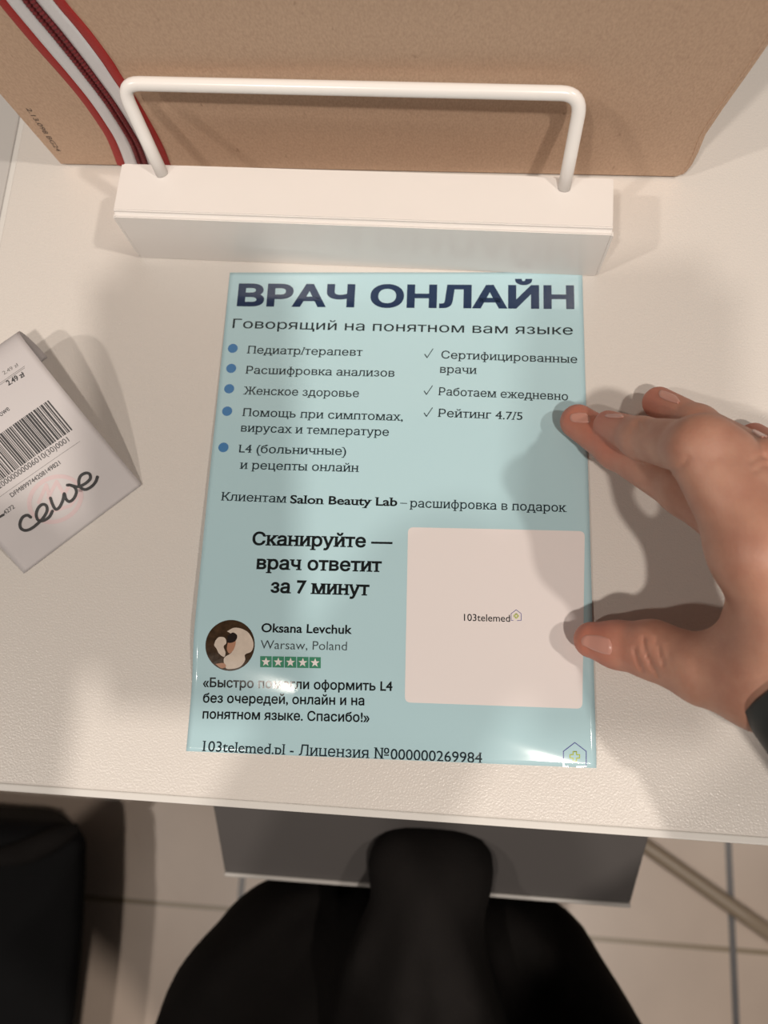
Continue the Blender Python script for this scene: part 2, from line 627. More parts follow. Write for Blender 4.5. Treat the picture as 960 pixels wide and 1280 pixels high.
counter = empty('side_counter', (-0.5, 0.3, 0))
tag(counter, 'grey white counter top butting against the left edge of the desk', 'counter')
bm_obj('counter_top', box_bm(-0.80, -0.2014, EDGE_Y, 0.62, DESK - 0.0275, DESK - 0.0008, 0.0008), M['counter'], counter)
bm_obj('side_panel', box_bm(-0.80, -0.78, 0.02, 0.60, 0.0, DESK - 0.0275, 0.001), M['counter'], counter)
bm_obj('side_panel', box_bm(-0.225, -0.205, 0.10, 0.60, 0.0, DESK - 0.0275, 0.001), M['counter'], counter)

# ------------------------------------------------------------------ grey unit below the desk front
unit = empty('under_desk_cabinet', (0, 0, 0))
tag(unit, 'dark grey metal cabinet with sloping lid jutting out below the desk front', 'cabinet')
zt, zb = DESK - 0.205, DESK - 0.250
pro = [(-0.045, zt + 0.028), (-0.1185, zb), (-0.1185, zb - 0.022), (-0.105, zb - 0.03), (-0.105, 0.0), (0.20, 0.0), (0.20, zt + 0.028)]
bm = bmesh.new()
L = [bm.verts.new((-0.131, y, z)) for y, z in pro]
R = [bm.verts.new((0.1305, y, z)) for y, z in pro]
bm.faces.new(L); bm.faces.new(R[::-1])
for i in range(len(pro)):
    j = (i + 1) % len(pro)
    bm.faces.new((L[i], R[i], R[j], L[j]))
bmesh.ops.bevel(bm, geom=[e for e in bm.edges], offset=0.0012, segments=2, affect='EDGES')
bm_obj('body', bm, M['grey_metal'], unit)
bm_obj('lip', box_bm(-0.1308, 0.1303, -0.1200, -0.1172, zb - 0.006, zb + 0.0022, 0.0008), M['grey_edge'], unit)
nrm = Vector((0, -(zt + 0.028 - zb), -(0.0735))).normalized()

# ------------------------------------------------------------------ bar on the floor, black bag
a = at(740, 1010, -741); bq = at(1010, 1200, -741)
V, F = tube([W(a), W(a + (bq - a) * 0.3), W(a + (bq - a) * 0.7), W(bq)], 0.009, 20)
bar = mesh_obj('floor_tube', V, F, M['beige'], smooth=True)
tag(bar, 'beige tubular bar lying diagonally across the floor tiles beneath the desk', 'tube')

bag = empty('fabric_bag', (-0.56, -0.30, 0))
tag(bag, 'black fabric bag with a folded top standing on the floor tiles', 'bag')
BT = -640.0
bxr = at(116, 1060, BT)[0]; byf = at(60, 1030, BT)[1]


def d_bag(p):
    k = np.clip((p[..., 2] + 750) / (750 + BT), 0, 1)
    hx = 85 + (560 + bxr - 85) * k
    hx = hx + 0.07 * (byf - p[..., 1])
    q = np.stack([np.abs(p[..., 0] + 560) - hx + 25, np.abs(p[..., 1] - byf + 190) - 190 + 25, np.abs(p[..., 2] - (BT - 750) / 2) - (750 + BT) / 2 + 25], -1)
    d = np.linalg.norm(np.maximum(q, 0), axis=-1) + np.minimum(q.max(-1), 0) - 25
    d = 0.8 * d + 2.5 * np.sin(p[..., 2] / 30 + p[..., 1] / 60)
    return np.maximum(d, -(p[..., 2] + 749.5))


me, _ = nets_mesh('body', d_bag, (-820, byf - 400, -756), (bxr + 60, byf + 30, BT + 25), 7)
link('body', me, M['bag'], bag, True)
rim = spline([at(-60, 1080, BT - 3), at(0, 1072, BT + 2), at(40, 1062, BT + 4), at(75, 1046, BT + 2), at(98, 1034, BT - 3)], 8)
V, F = tube([W(q) for q in rim], [0.004 + 0.010 * math.sin(PI * min(1, max(0.05, i / len(rim)))) for i in range(len(rim))], 12)
mesh_obj('folded_rim', V, F, M['cloth'], bag, True)

# ------------------------------------------------------------------ display stand
stand = empty('display_stand', (-0.037, 0.187, DESK))
tag(stand, 'white metal display stand with a wire loop standing behind the flyer', 'stand')


def sheet_profile():
    # folded sheet: front face, top, back lip; open below (mm, desk frame, in the stand's own frame)
    return None


ang_s = math.atan2(173.4 - 178.0, 60.3 + 134.0)
cs, sn = math.cos(ang_s), math.sin(ang_s)


def S(x, y, z):
    """stand frame (mm from its front left bottom corner) to world metres"""
    return Vector(((-133.4 + cs * x - sn * y) * MM, (178.3 + sn * x + cs * y) * MM, DESK + z * MM))


SW, SD, SH = 193.5, 24.5, 31.0
bm = bmesh.new()
bmesh.ops.create_cube(bm, size=1.0)
for v in bm.verts:
    v.co = Vector((SW / 2 + v.co.x * SW, SD / 2 + v.co.y * SD, SH / 2 + v.co.z * SH))
bmesh.ops.bevel(bm, geom=[e for e in bm.edges if abs(e.verts[0].co.x - e.verts[1].co.x) > 1 and e.verts[0].co.z > 20], offset=1.8, segments=5, affect='EDGES')
bmesh.ops.bevel(bm, geom=[e for e in bm.edges if e.calc_length() > 3 and len(e.link_faces) == 2 and e.calc_face_angle(0) > 1.2], offset=0.35, segments=2, affect='EDGES')
for v in bm.verts: v.co = S(*v.co)
bm_obj('base', bm, M['white_metal'], stand)
# end seams where the sheet is folded over
for x in (0.0, SW):
    bb = bmesh.new()
    bmesh.ops.create_cube(bb, size=1.0)
    s = -1 if x == 0 else 1
    for v in bb.verts:
        v.co = S(x + s * 0.25 + v.co.x * 0.9, 0.9 + v.co.y * 1.6, 15 + v.co.z * 27)
    bm_obj('folded_seam', bb, M['white_metal'], stand)
def SI(p):
    q = np.array([p[0] + 133.4, p[1] - 178.3])
    return np.array([cs * q[0] + sn * q[1], -sn * q[0] + cs * q[1], p[2]])


WZ = 61.5
wl0, wl1 = SI(at(203, 218, 30.5)), SI(at(150, 104, WZ))
wr0, wr1 = SI(at(705, 236, 30.5)), SI(at(728, 117, WZ))


def fillet(a, b, c, r_, n=9):
    """round the corner at b"""
    a, b, c = (np.array(v, float) for v in (a, b, c))
    d1 = (a - b) / np.linalg.norm(a - b); d2 = (c - b) / np.linalg.norm(c - b)
    p0, p2 = b + d1 * r_, b + d2 * r_
    return [(1 - t) ** 2 * p0 + 2 * t * (1 - t) * b + t * t * p2 for t in np.linspace(0, 1, n)]


pts = [wl0, wl0 * 0.6 + wl1 * 0.4] + fillet(wl0, wl1, wr1, 7.5)
pts += [wl1 + (wr1 - wl1) * k / 8 for k in range(1, 8)]
pts += fillet(wl1, wr1, wr0, 7.5) + [wr0 * 0.6 + wr1 * 0.4, wr0]
V, F = tube([S(*q) for q in pts], 0.0025, 20)
mesh_obj('wire_loop', V, F, M['white_metal_2'], stand, True)

# ------------------------------------------------------------------ kraft box leaning on the wire loop
BU = np.array([0.03347092, -0.10639713, 0.99376021])
B0 = at(75, 206, 1.0); B1 = at(860, 222, 1.0)
BX = (B1 - B0); BW = np.linalg.norm(BX); BX /= BW
BU = BU - BX * (BU @ BX); BU /= np.linalg.norm(BU)
BN = np.cross(BX, BU)                    # points towards the viewer
BN = BN if BN[1] < 0 else -BN


def boxpt(u, v, n=0.0):
    return B0 + BX * u + BU * v + BN * n


def boxpx(px, py):
    d = ROT @ np.array([px - 480.0, 640.0 - py, -FPX])
    t = ((B0 - CAM) @ BN) / (d @ BN)
    q = CAM + d * t - B0
    return np.array([q @ BX, q @ BU])


carton = empty('cardboard_box', tuple(W(boxpt(BW / 2, 0, -20))))
tag(carton, 'upright brown cardboard box with a red and white ribbon behind the stand', 'box')
BH = 215.0
DEPTH = 34.0
r = 9.0
rp_edge = [(846, 221.5), (857, 218), (865, 208), (873, 190), (882, 168), (905, 134), (935, 92), (960, 56), (990, 12)]
re_ = [boxpx(*q) for q in rp_edge]
dlast = (re_[-1] - re_[-3]); dlast /= np.linalg.norm(dlast)
re_.append(re_[-1] + dlast * (BH - re_[-1][1]) / dlast[1])
out = [(0, 0), (-4.5, BH)] + [tuple(q) for q in re_[::-1]]
out[-1] = (out[-1][0], 0.0)
bm = bmesh.new()
fr = [bm.verts.new(boxpt(u, v)) for u, v in out]
bk = [bm.verts.new(boxpt(u, v + 4, -DEPTH)) for u, v in out]
bm.faces.new(fr); bm.faces.new(bk[::-1])
n = len(out)
for i in range(n):
    j = (i + 1) % n
    bm.faces.new((fr[i], fr[j], bk[j], bk[i]))
bmesh.ops.bevel(bm, geom=[e for e in bm.edges if e.verts[0] in fr and e.verts[1] in fr], offset=0.8, segments=2, affect='EDGES')
for v in bm.verts: v.co = W(v.co)
bm_obj('board', bm, M['kraft'], carton)
# turned over flap line along the right hand edge
fl = spline([q + np.array([-1.6, 0.4]) for q in re_[1:-1]], 5)
V, F = tube([W(boxpt(q[0], q[1], 0.0)) for q in fl], 0.0004, 8)
mesh_obj('flap_edge', V, F, M['kraft'], carton, True)

# ribbon across the box front
left = [(-30, -35), (-2, 2), (25, 35), (50, 64), (75, 92), (100, 122), (120, 150), (135, 175), (148, 209), (158, 240)]
right = [(50, -45), (81, 0), (112, 37), (140, 75), (153, 96), (175, 130), (195, 165), (206, 187), (215, 211), (224, 240)]
RL = spline([boxpx(*p) for p in left], 8)
RR = spline([boxpx(*p) for p in right], 8)
keep = [i for i in range(len(RL)) if RL[i][1] > -0.2 and RR[i][1] > -0.2]
RL = [RL[i] for i in keep]; RR = [RR[i] for i in keep]
dl = RL[0] - RL[5]; dr = RR[0] - RR[5]
dl /= dl[1]; dr /= dr[1]
ext = []
for k in range(14, 0, -1):
    t = k / 14
    ext.append((RL[0] + dl * (BH - 0.6 - RL[0][1]) * t, RR[0] + dl * (BH - 0.6 - RL[0][1]) * t + np.array([0, (RL[0][1] - RR[0][1]) * t])))
RL = [e[0] for e in ext] + RL
RR = [e[1] for e in ext] + RR
ribbon = empty('ribbon', tuple(W(boxpt(40, 40, 0.6))))
ribbon.parent = carton
ribbon.matrix_parent_inverse = Matrix.Translation(carton.location).inverted()


def band(f0, f1, h0, h1, name, m, nn=4, par=None):
    V, F = [], []
    k = nn + 1
    for i in range(len(RL)):
        for j in range(k):
            f = f0 + (f1 - f0) * j / nn
            q = RL[i] * (1 - f) + RR[i] * f
            hh = h0 + (h1 - h0) * math.sin(PI * j / nn)
            V.append(W(boxpt(q[0], q[1], hh)))
    nf = len(V)
    for i in range(len(RL) - 1):
        for j in range(nn):
            F.append((i * k + j, i * k + j + 1, (i + 1) * k + j + 1, (i + 1) * k + j))
    # thickness down to the board
    for i in range(len(RL)):
        for f in (f0, f1):
            q = RL[i] * (1 - f) + RR[i] * f
            V.append(W(boxpt(q[0], q[1], 0.02)))
    for i in range(len(RL) - 1):
        F.append((i * k, (i + 1) * k, nf + 2 * (i + 1), nf + 2 * i))
        F.append((i * k + nn, nf + 2 * i + 1, nf + 2 * (i + 1) + 1, (i + 1) * k + nn))
    return mesh_obj(name, V, F, m, par, True)


def under(o, par):
    o.parent = par
    o.matrix_parent_inverse = Matrix.Translation(Vector(par['at'])).inverted()
    return o


ribbon['at'] = list(W(boxpt(40, 40, 0.6)))
for f0, f1, h0, h1, nm, mk in ((0.0, 0.16, 0.5, 0.8, 'red_border', 'ribbon_red'), (0.16, 0.385, 0.7, 0.75, 'white_stripe', 'ribbon_white'),
                               (0.385, 0.60, 0.45, 0.5, 'dark_centre', 'cord'), (0.60, 0.84, 0.7, 0.75, 'white_stripe', 'ribbon_white'),
                               (0.84, 1.0, 0.5, 0.8, 'red_border', 'ribbon_red')):
    under(band(f0, f1, h0, h1, nm, M[mk]), ribbon)
for f in (0.44, 0.545):
    cp = []
    for i in range(len(RL) - 1):
        for t in (0, 0.25, 0.5, 0.75):
            l_ = RL[i] * (1 - t) + RL[i + 1] * t; r_ = RR[i] * (1 - t) + RR[i + 1] * t
            q = l_ * (1 - f) + r_ * f
            cp.append(W(boxpt(q[0], q[1], 0.7)))
    dist = 0; rad = []
    for i, q in enumerate(cp):
        if i: dist += (q - cp[i - 1]).length
        rad.append(0.00085 + 0.0002 * math.sin(dist / 0.0016 * 2 * PI))
    V, F = tube(cp, rad, 8)
    under(mesh_obj('twisted_cord', V, F, M['cord'], None, True), ribbon)

pr = Print(lambda u, v, l: boxpt(u, v, l), 0.05)
pr.text('2.13.098 BG24', boxpx(32, 135), boxpx(71, 189), 2.1, 0.012)
pr.build('printed_code', M['box_ink'], carton)

# ------------------------------------------------------------------ glossy flyer
Q = [at(285, 342), at(728, 340), at(745, 961), at(236, 938)]
ux = (Q[1] - Q[0]) + (Q[2] - Q[3]); ux = ux[:2] / np.linalg.norm(ux[:2])
uy = np.array([-ux[1], ux[0]])
PW = 148.0
PH = 0.5 * ((Q[0] - Q[3])[:2] @ uy + (Q[1] - Q[2])[:2] @ uy)
ctr = sum(q[:2] for q in Q) / 4
P00 = ctr - ux * PW / 2 - uy * PH / 2


def crease(u):
    return 33.0 - 36.5 * (min(max(u, 0.0), 148.0) / 148.0) ** 1.1


def erf(x):
    return math.erf(x)


def sheet_z(u, v):
    c = crease(u)
    w = 10.5 - 3.0 * u / 148
    s0 = 0.225 - 0.03 * u / 148
    k = s0 * w * math.sqrt(PI) / 2
    z = k * (erf((v - c) / w) + erf(c / w) * 1.0)
    z *= max(0.0, 1 - max(0.0, (v - c)) / 165.0) ** 1.2 if v > c else 1.0
    z += 0.35 * math.sin(u / 23.0 + v / 60.0) * math.exp(-((v - 95) / 45) ** 2)
    return max(z, 0.0) + 0.35


def flyer(u, v, l=0.0):
    p = P00 + ux * u + uy * v
    return (p[0], p[1], sheet_z(u, v) + l)


def fp(px, py):
    """flyer coordinates of a photograph pixel, following the sheet's height"""
    z = 0.5
    for _ in range(4):
        q = at(px, py, z)[:2] - P00
        u, v = q @ ux, q @ uy
        z = sheet_z(min(max(u, 0), PW), min(max(v, 0), PH))
    return np.array([u, v])


fly = empty('flyer', tuple(W((ctr[0], ctr[1], 0))))
tag(fly, 'glossy light blue printed flyer lying on the white desk under the fingertips', 'flyer')
nu, nv = 74, 120
V, F = [], []
for lay in (0.0, -0.22):
    for j in range(nv + 1):
        for i in range(nu + 1):
            V.append(W(flyer(PW * i / nu, PH * j / nv, lay)))
n1 = (nu + 1) * (nv + 1)
for j in range(nv):
    for i in range(nu):
        a = j * (nu + 1) + i
        F.append((a, a + 1, a + nu + 2, a + nu + 1))
        F.append((n1 + a, n1 + a + nu + 1, n1 + a + nu + 2, n1 + a + 1))
ring = [i for i in range(nu + 1)] + [j * (nu + 1) + nu for j in range(1, nv + 1)] + [nv * (nu + 1) + i for i in range(nu - 1, -1, -1)] + [j * (nu + 1) for j in range(nv - 1, 0, -1)]
for a, b2 in zip(ring, ring[1:] + ring[:1]):
    F.append((a, n1 + a, n1 + b2, b2))
mesh_obj('sheet', V, F, M['paper_blue'], fly, True)
CLIP = [((0, 0.15, 0), (0, -1, 0)), ((0, PH - 0.15, 0), (0, 1, 0)), ((0.1, 0, 0), (-1, 0, 0)), ((PW - 0.1, 0, 0), (1, 0, 0))]
px2mm = 0.302

h = Print(flyer)
h.text('ВРАЧ ОНЛАЙН', fp(296, 381.5), fp(718, 385), 31.5 * px2mm * 1.02, 0.040)
h.build('heading_lettering', M['ink_navy'], fly, CLIP)
h = Print(flyer)
h.text('Говорящий на понятном вам языке', fp(290.5, 410), fp(716, 418.5), 14.2 * px2mm, 0.004)
h.build('subheading_lettering', M['ink'], fly, CLIP)
for nm, rows in (('service_lettering', (('Педиатр/терапевт', (308.5, 441.7), (453, 445)),
                                        ('Расшифровка анализов', (306.5, 467), (493, 471)),
                                        ('Женское здоровье', (304, 493), (448.5, 496.5)),
                                        ('Помощь при симптомах,', (302.5, 520), (503.5, 526)),
                                        ('вирусах и температуре', (301, 539.5), (486, 545)),
                                        ('L4 (больничные)', (297.5, 565.5), (432.5, 569)),
                                        ('и рецепты онлайн', (299.5, 586), (448.5, 590)))),
                 ('benefit_lettering', (('Сертифицированные', (551.5, 448), (721.5, 454)),
                                        ('врачи', (550, 466), (596, 467.5)),
                                        ('Работаем ежедневно', (547.5, 494), (710, 500.5)),
                                        ('Рейтинг 4.7/5', (547, 521), (653, 525)))),
                 ('client_lettering', (('Клиентам', (276, 625.5), (358, 628.5)),)),
                 ('gift_lettering', (('расшифровка в подарок', (512, 634), (708.5, 640)),))):
    h = Print(flyer)
    for s, a, b_ in rows:
        h.text(s, fp(*a), fp(*b_), 11.4 * px2mm, 0.006, True)
    if nm == 'gift_lettering':
        h.stroke([fp(500.5, 629), fp(508.5, 629.3)], 0.3)
    h.build(nm, M['ink'], fly, CLIP)
h = Print(flyer)
h.text('103telemed.pl - Лицензия №000000269984', fp(252.5, 938.8), fp(602.5, 954), 12.6 * px2mm, 0.006, True)
h.build('licence_lettering', M['ink'], fly, CLIP)
h = Print(flyer)
h.text('Salon Beauty Lab', fp(362.5, 629), fp(496.5, 632.5), 11.4 * px2mm, 0.022, True)
for s, a, b_ in (('Сканируйте —', (315, 681), (490.5, 684.5)), ('врач ответит', (320.5, 711), (477, 714.5)), ('за 7 минут', (338, 740.5), (461.5, 744))):
    h.text(s, fp(*a), fp(*b_), 16.8 * px2mm, 0.026, True)
for s, a, b_ in (('Oksana Levchuk', (326.5, 790), (440, 792.3)), ('«Быстро помогли оформить L4', (253.5, 858.5), (490.5, 863.5)),
                 ('без очередей, онлайн и на', (253.5, 878), (455.5, 881.5)), ('понятном языке. Спасибо!»', (253, 898), (462, 902.5))):
    h.text(s, fp(*a), fp(*b_), 11.2 * px2mm, 0.020)
h.build('bold_lettering', M['ink_black'], fly, CLIP)
h = Print(flyer)
h.text('Warsaw, Poland', fp(325.5, 811), fp(433.5, 813), 11.2 * px2mm, -0.004)
h.build('place_lettering', M['ink_grey'], fly, CLIP)

for c_ in ((291, 435.5), (289, 460.5), (286.5, 486), (284, 514), (279.3, 559.3)):
    h = Print(flyer); h.disc(fp(*c_), 2.05); h.build('bullet', M['bullet'], fly)
for x, y in ((536, 441.5), (535.3, 487.5), (535.3, 515)):
    h = Print(flyer)
    h.stroke([fp(x - 5, y + 1.5), fp(x - 2.2, y + 5.6)], 0.42)
    h.stroke([fp(x - 2.2, y + 5.6), fp(x + 5.2, y - 5.3)], 0.32)
    h.build('tick_mark', M['ink'], fly)
# portrait picture
pc = fp(287.5, 806.5)
h = Print(flyer); h.disc(pc, 9.35, n=48); pic = h.build('portrait_picture', M['pic_brown'], fly)


def blob(pts, lift, m, name):
    h = Print(flyer, 0.06 + lift)
    q = spline([fp(*p) for p in pts] + [fp(*pts[0])], 5)[:-1]
    h.poly(q)
    o = h.build(name, m, None)
    o.parent = pic
    o.matrix_parent_inverse = Matrix.Translation(fly.location) @ Matrix.Translation(-fly.location)
    o.matrix_parent_inverse = Matrix.Identity(4)
    return o


zc = lambda L_: [(230 + x / 3.43, 760 + y / 3.43) for x, y in L_]
blob(zc([(185, 100), (215, 85), (250, 90), (280, 110), (298, 150), (290, 185), (262, 200), (262, 225), (240, 252), (200, 262), (178, 255), (172, 215), (205, 190), (215, 150), (205, 115)]), 0.03, M['pic_cream'], 'veil')
blob(zc([(135, 140), (150, 125), (175, 128), (182, 150), (170, 165), (178, 190), (172, 210), (150, 195), (140, 175), (130, 160)]), 0.04, M['pic_cream'], 'bouquet')
blob(zc([(190, 140), (215, 130), (222, 150), (212, 180), (195, 195), (184, 175)]), 0.06, M['pic_skin'], 'face')
blob(zc([(188, 120), (210, 105), (228, 118), (222, 140), (200, 150), (186, 145)]), 0.08, M['pic_dark'], 'dark_hair')
blob(zc([(135, 240), (170, 236), (180, 252), (160, 258)]), 0.06, M['pic_skin'], 'hand')
# green rating badges
for k in range(5):
    x0 = 325.3 + 15.35 * k; x1 = x0 + 14.3
    y0 = 820.2 + 0.28 * k
    h = Print(flyer)
    h.poly([fp(x0, y0 + 13.8), fp(x1, y0 + 14.0), fp(x1, y0 + 0.2), fp(x0, y0)])
    bd = h.build('rating_badge', M['star_green'], fly)
    cc = fp((x0 + x1) / 2, y0 + 7.2)
    h = Print(flyer, 0.1)
    st = []
    for q in range(10):
        rr = 1.75 if q % 2 == 0 else 0.72
        st.append((cc[0] + rr * math.sin(PI * q / 5), cc[1] + rr * math.cos(PI * q / 5)))
    for q in range(0, 10, 2):
        h.poly([st[q], st[(q - 1) % 10], cc, st[(q + 1) % 10]])
    so = h.build('star', M['print_white'], None)
    so.parent = bd
# white panel with rounded corners
q = [fp(510, 659), fp(731, 664), fp(728, 886), fp(506, 878)]
cp = []
for i in range(4):
    a, b_, c_ = q[i - 1], q[i], q[(i + 1) % 4]
    d1 = (a - b_) / np.linalg.norm(a - b_); d2 = (c_ - b_) / np.linalg.norm(c_ - b_)
    for t in np.linspace(0, 1, 7):
        p0, p2 = b_ + d1 * 2.0, b_ + d2 * 2.0
        cp.append((1 - t) ** 2 * p0 + 2 * t * (1 - t) * b_ + t * t * p2)
# build the panel as a fine fan of strips so that it follows the sheet
bmq = Print(flyer)
N = 30
for j in range(N):
    for i in range(N):
        def g(a, b_):
            return (q[3] * (1 - a) + q[2] * a) * (1 - b_) + (q[0] * (1 - a) + q[1] * a) * b_
        cell = [g(i / N, j / N), g((i + 1) / N, j / N), g((i + 1) / N, (j + 1) / N), g(i / N, (j + 1) / N)]
        if (i in (0, N - 1)) and (j in (0, N - 1)):
            ci = 0 if i == 0 else 1
            cj = 0 if j == 0 else 1
            drop = {(0, 0): 0, (1, 0): 1, (1, 1): 2, (0, 1): 3}[(ci, cj)]
            a, b_, c_ = np.array(cell[drop - 1]), np.array(cell[drop]), np.array(cell[(drop + 1) % 4])
            opp = np.array(cell[(drop + 2) % 4])
            arc = [(1 - t) ** 2 * a + 2 * t * (1 - t) * b_ + t * t * c_ for t in np.linspace(0, 1, 6)]
            bmq.poly(arc + [opp])
        else:
            bmq.poly(cell)
panel = bmq.build('white_panel', M['print_white'], fly)
bmesh_clean = bmesh.new(); bmesh_clean.from_mesh(panel.data)
bmesh.ops.remove_doubles(bmesh_clean, verts=bmesh_clean.verts[:], dist=1e-6)
bmesh_clean.to_mesh(panel.data); bmesh_clean.free()
h = Print(flyer, 0.12)
h.text('103telemed', fp(580, 776), fp(637.5, 777.3), 9.0 * px2mm, 0.004)
so = h.build('panel_lettering', M['ink_black'], None); so.parent = panel


def house(cx, cy, s, parent_name, par, lift, sub=False):
    h = Print(flyer, lift)
    h.stroke([fp(cx - s, cy - 0.45 * s), fp(cx, cy - 1.22 * s), fp(cx + s, cy - 0.45 * s), fp(cx + s, cy + 0.86 * s), fp(cx + 0.2 * s, cy + 0.92 * s)], 0.3 if s > 10 else 0.2)
    h.stroke([fp(cx - s, cy - 0.45 * s), fp(cx - s, cy + 0.86 * s), fp(cx - 0.6 * s, cy + 0.88 * s)], 0.3 if s > 10 else 0.2)
    o = h.build(parent_name, M['logo_violet'], None if sub else par)
    if sub: o.parent = par
    a, b_ = 0.15 * s, 0.42 * s
    ring_ = [(-a, -b_), (a, -b_), (a, -a), (b_, -a), (b_, a), (a, a), (a, b_), (-a, b_), (-a, a), (-b_, a), (-b_, -a), (-a, -a)]
    h = Print(flyer, lift)
    h.stroke([fp(cx + x, cy + y) for x, y in ring_], 0.34 if s > 10 else 0.3, closed=True)
    o2 = h.build(parent_name.replace('outline', 'cross'), M['logo_lime'], None)
    o2.parent = par if sub else o


house(718.5, 945.5, 14.2, 'house_outline', fly, 0.06)
house(645.2, 770, 6.3, 'house_outline', panel, 0.12, True)

# ------------------------------------------------------------------ curled receipt
RA = np.array([-119.2, 76.9]); RD = np.array([-0.667, 0.745]); RD /= np.linalg.norm(RD)
RT = np.array([-RD[1], RD[0]])
prof = spline([(0, 0.4), (6, 3.2), (14, 7.2), (30, 14.2), (46, 20.5), (58, 24.0), (66, 25.5), (71.5, 24), (75, 19), (76.5, 12), (75.5, 5), (72, 0.4)], 6)
arc = [0.0]
for a, b_ in zip(prof[:-1], prof[1:]): arc.append(arc[-1] + np.linalg.norm(b_ - a))
arc = np.array(arc); prof = np.array(prof)


def rec(t, s, l=0.0):
    """t: mm across from the right hand edge, s: mm along the curl"""
    s = min(max(s, 0), arc[-1])
    p = np.interp(s, arc, prof[:, 0]); z = np.interp(s, arc, prof[:, 1])
    e = 0.6
    dp = np.interp(min(s + e, arc[-1]), arc, prof[:, 0]) - np.interp(max(s - e, 0), arc, prof[:, 0])
    dz = np.interp(min(s + e, arc[-1]), arc, prof[:, 1]) - np.interp(max(s - e, 0), arc, prof[:, 1])
    n = math.hypot(dp, dz)
    p -= dz / n * l; z += dp / n * l
    sag = max(0, t - 38) / 19.0
    z = z * (1 - 0.12 * sag * sag) + 0.25 * math.sin(t / 9.0) * min(1, z / 8)
    q = RA + RD * p + RT * t
    return (q[0], q[1], max(z, 0.25 + l))


def rp_(px, py):
    z = 10.0
    for _ in range(12):
        q = at(px, py, z)[:2] - RA
        p, t = q @ RD, q @ RT
        k = prof[:, 0].argmax()
        s = np.interp(p, prof[:k, 0], arc[:k]); z = 0.5 * z + 0.5 * np.interp(p, prof[:k, 0], prof[:k, 1])
    return np.array([t, s])


recp = empty('receipt', tuple(W((*(RA + RD * 35 + RT * 28), 0))))
tag(recp, 'curled white shop receipt with a barcode lying left of the flyer', 'receipt')
nt_, ns_ = 24, 90
V, F = [], []
for lay in (0.0, -0.12):
    for j in range(ns_ + 1):
        for i in range(nt_ + 1):
            V.append(W(rec(57.0 * i / nt_, arc[-1] * j / ns_, lay)))
n1 = (nt_ + 1) * (ns_ + 1)
for j in range(ns_):
    for i in range(nt_):
        a = j * (nt_ + 1) + i
        F.append((a, a + nt_ + 1, a + nt_ + 2, a + 1))
        F.append((n1 + a, n1 + a + 1, n1 + a + nt_ + 2, n1 + a + nt_ + 1))
ring = [i for i in range(nt_ + 1)] + [j * (nt_ + 1) + nt_ for j in range(1, ns_ + 1)] + [ns_ * (nt_ + 1) + i for i in range(nt_ - 1, -1, -1)] + [j * (nt_ + 1) for j in range(ns_ - 1, 0, -1)]
for a, b2 in zip(ring, ring[1:] + ring[:1]):
    F.append((a, b2, n1 + b2, n1 + a))
mesh_obj('paper', V, F, M['receipt'], recp, True)


def rsurf(x, y, l): return rec(-x, y, l)     # x runs to the right in the print, so -t


def rq(px, py):
    t, s = rp_(px, py)
    return np.array([-t, s])


h = Print(rsurf, 0.1)
h.text('2.49 zł', rq(11, 482.5), rq(32, 470), 2.1, 0.02)
h.text('owe', rq(1.5, 521), rq(13, 512.5), 2.3, 0.0)
h.text('20000000006010(30)0001', rq(-1, 611), rq(87.5, 551.5), 2.2, 0.0)
h.text('DFM899744208149821', rq(14.5, 621.5), rq(76.5, 580), 1.75, 0.006)
h.text('4272', rq(5.5, 643), rq(18.5, 634.5), 1.7, 0.0)
h.stroke([rq(-4, 647), rq(3.5, 643)], 0.9)
h.build('printed_lettering', M['receipt_ink'], recp)
h = Print(rsurf, 0.1)
h.text('2.49 zł', rq(5.5, 469), rq(24, 457.5), 1.5, 0.0)
h.build('faint_lettering', M['receipt_grey'], recp)
for p, q in (((-2, 481), (31, 458)), ((-2, 483.2), (31, 460.2)), ((-2, 621.5), (100, 552))):
    h = Print(rsurf, 0.1)
    h.stroke([rq(*p), rq(*q)], 0.16)
    h.build('rule_line', M['receipt_grey'], recp)
# barcode
h = Print(rsurf, 0.1)
tr, tl = rq(60.5, 500.5), rq(-30, 563)
br = rq(91, 537.5)
pos = 0.0
dvec = (tl - tr); LL = np.linalg.norm(dvec); dvec /= LL
down = br - tr
random.seed(11)
while pos < LL:
    w = random.choice((0.28, 0.28, 0.56, 0.56, 0.84))
    a = tr + dvec * pos; b_ = tr + dvec * (pos + w)
    nseg = 6
    for k in range(nseg):
        h.poly([a + down * k / nseg, b_ + down * k / nseg, b_ + down * (k + 1) / nseg, a + down * (k + 1) / nseg])
    pos += w + random.choice((0.28, 0.28, 0.4, 0.56))
h.build('barcode', M['receipt_ink'], recp)
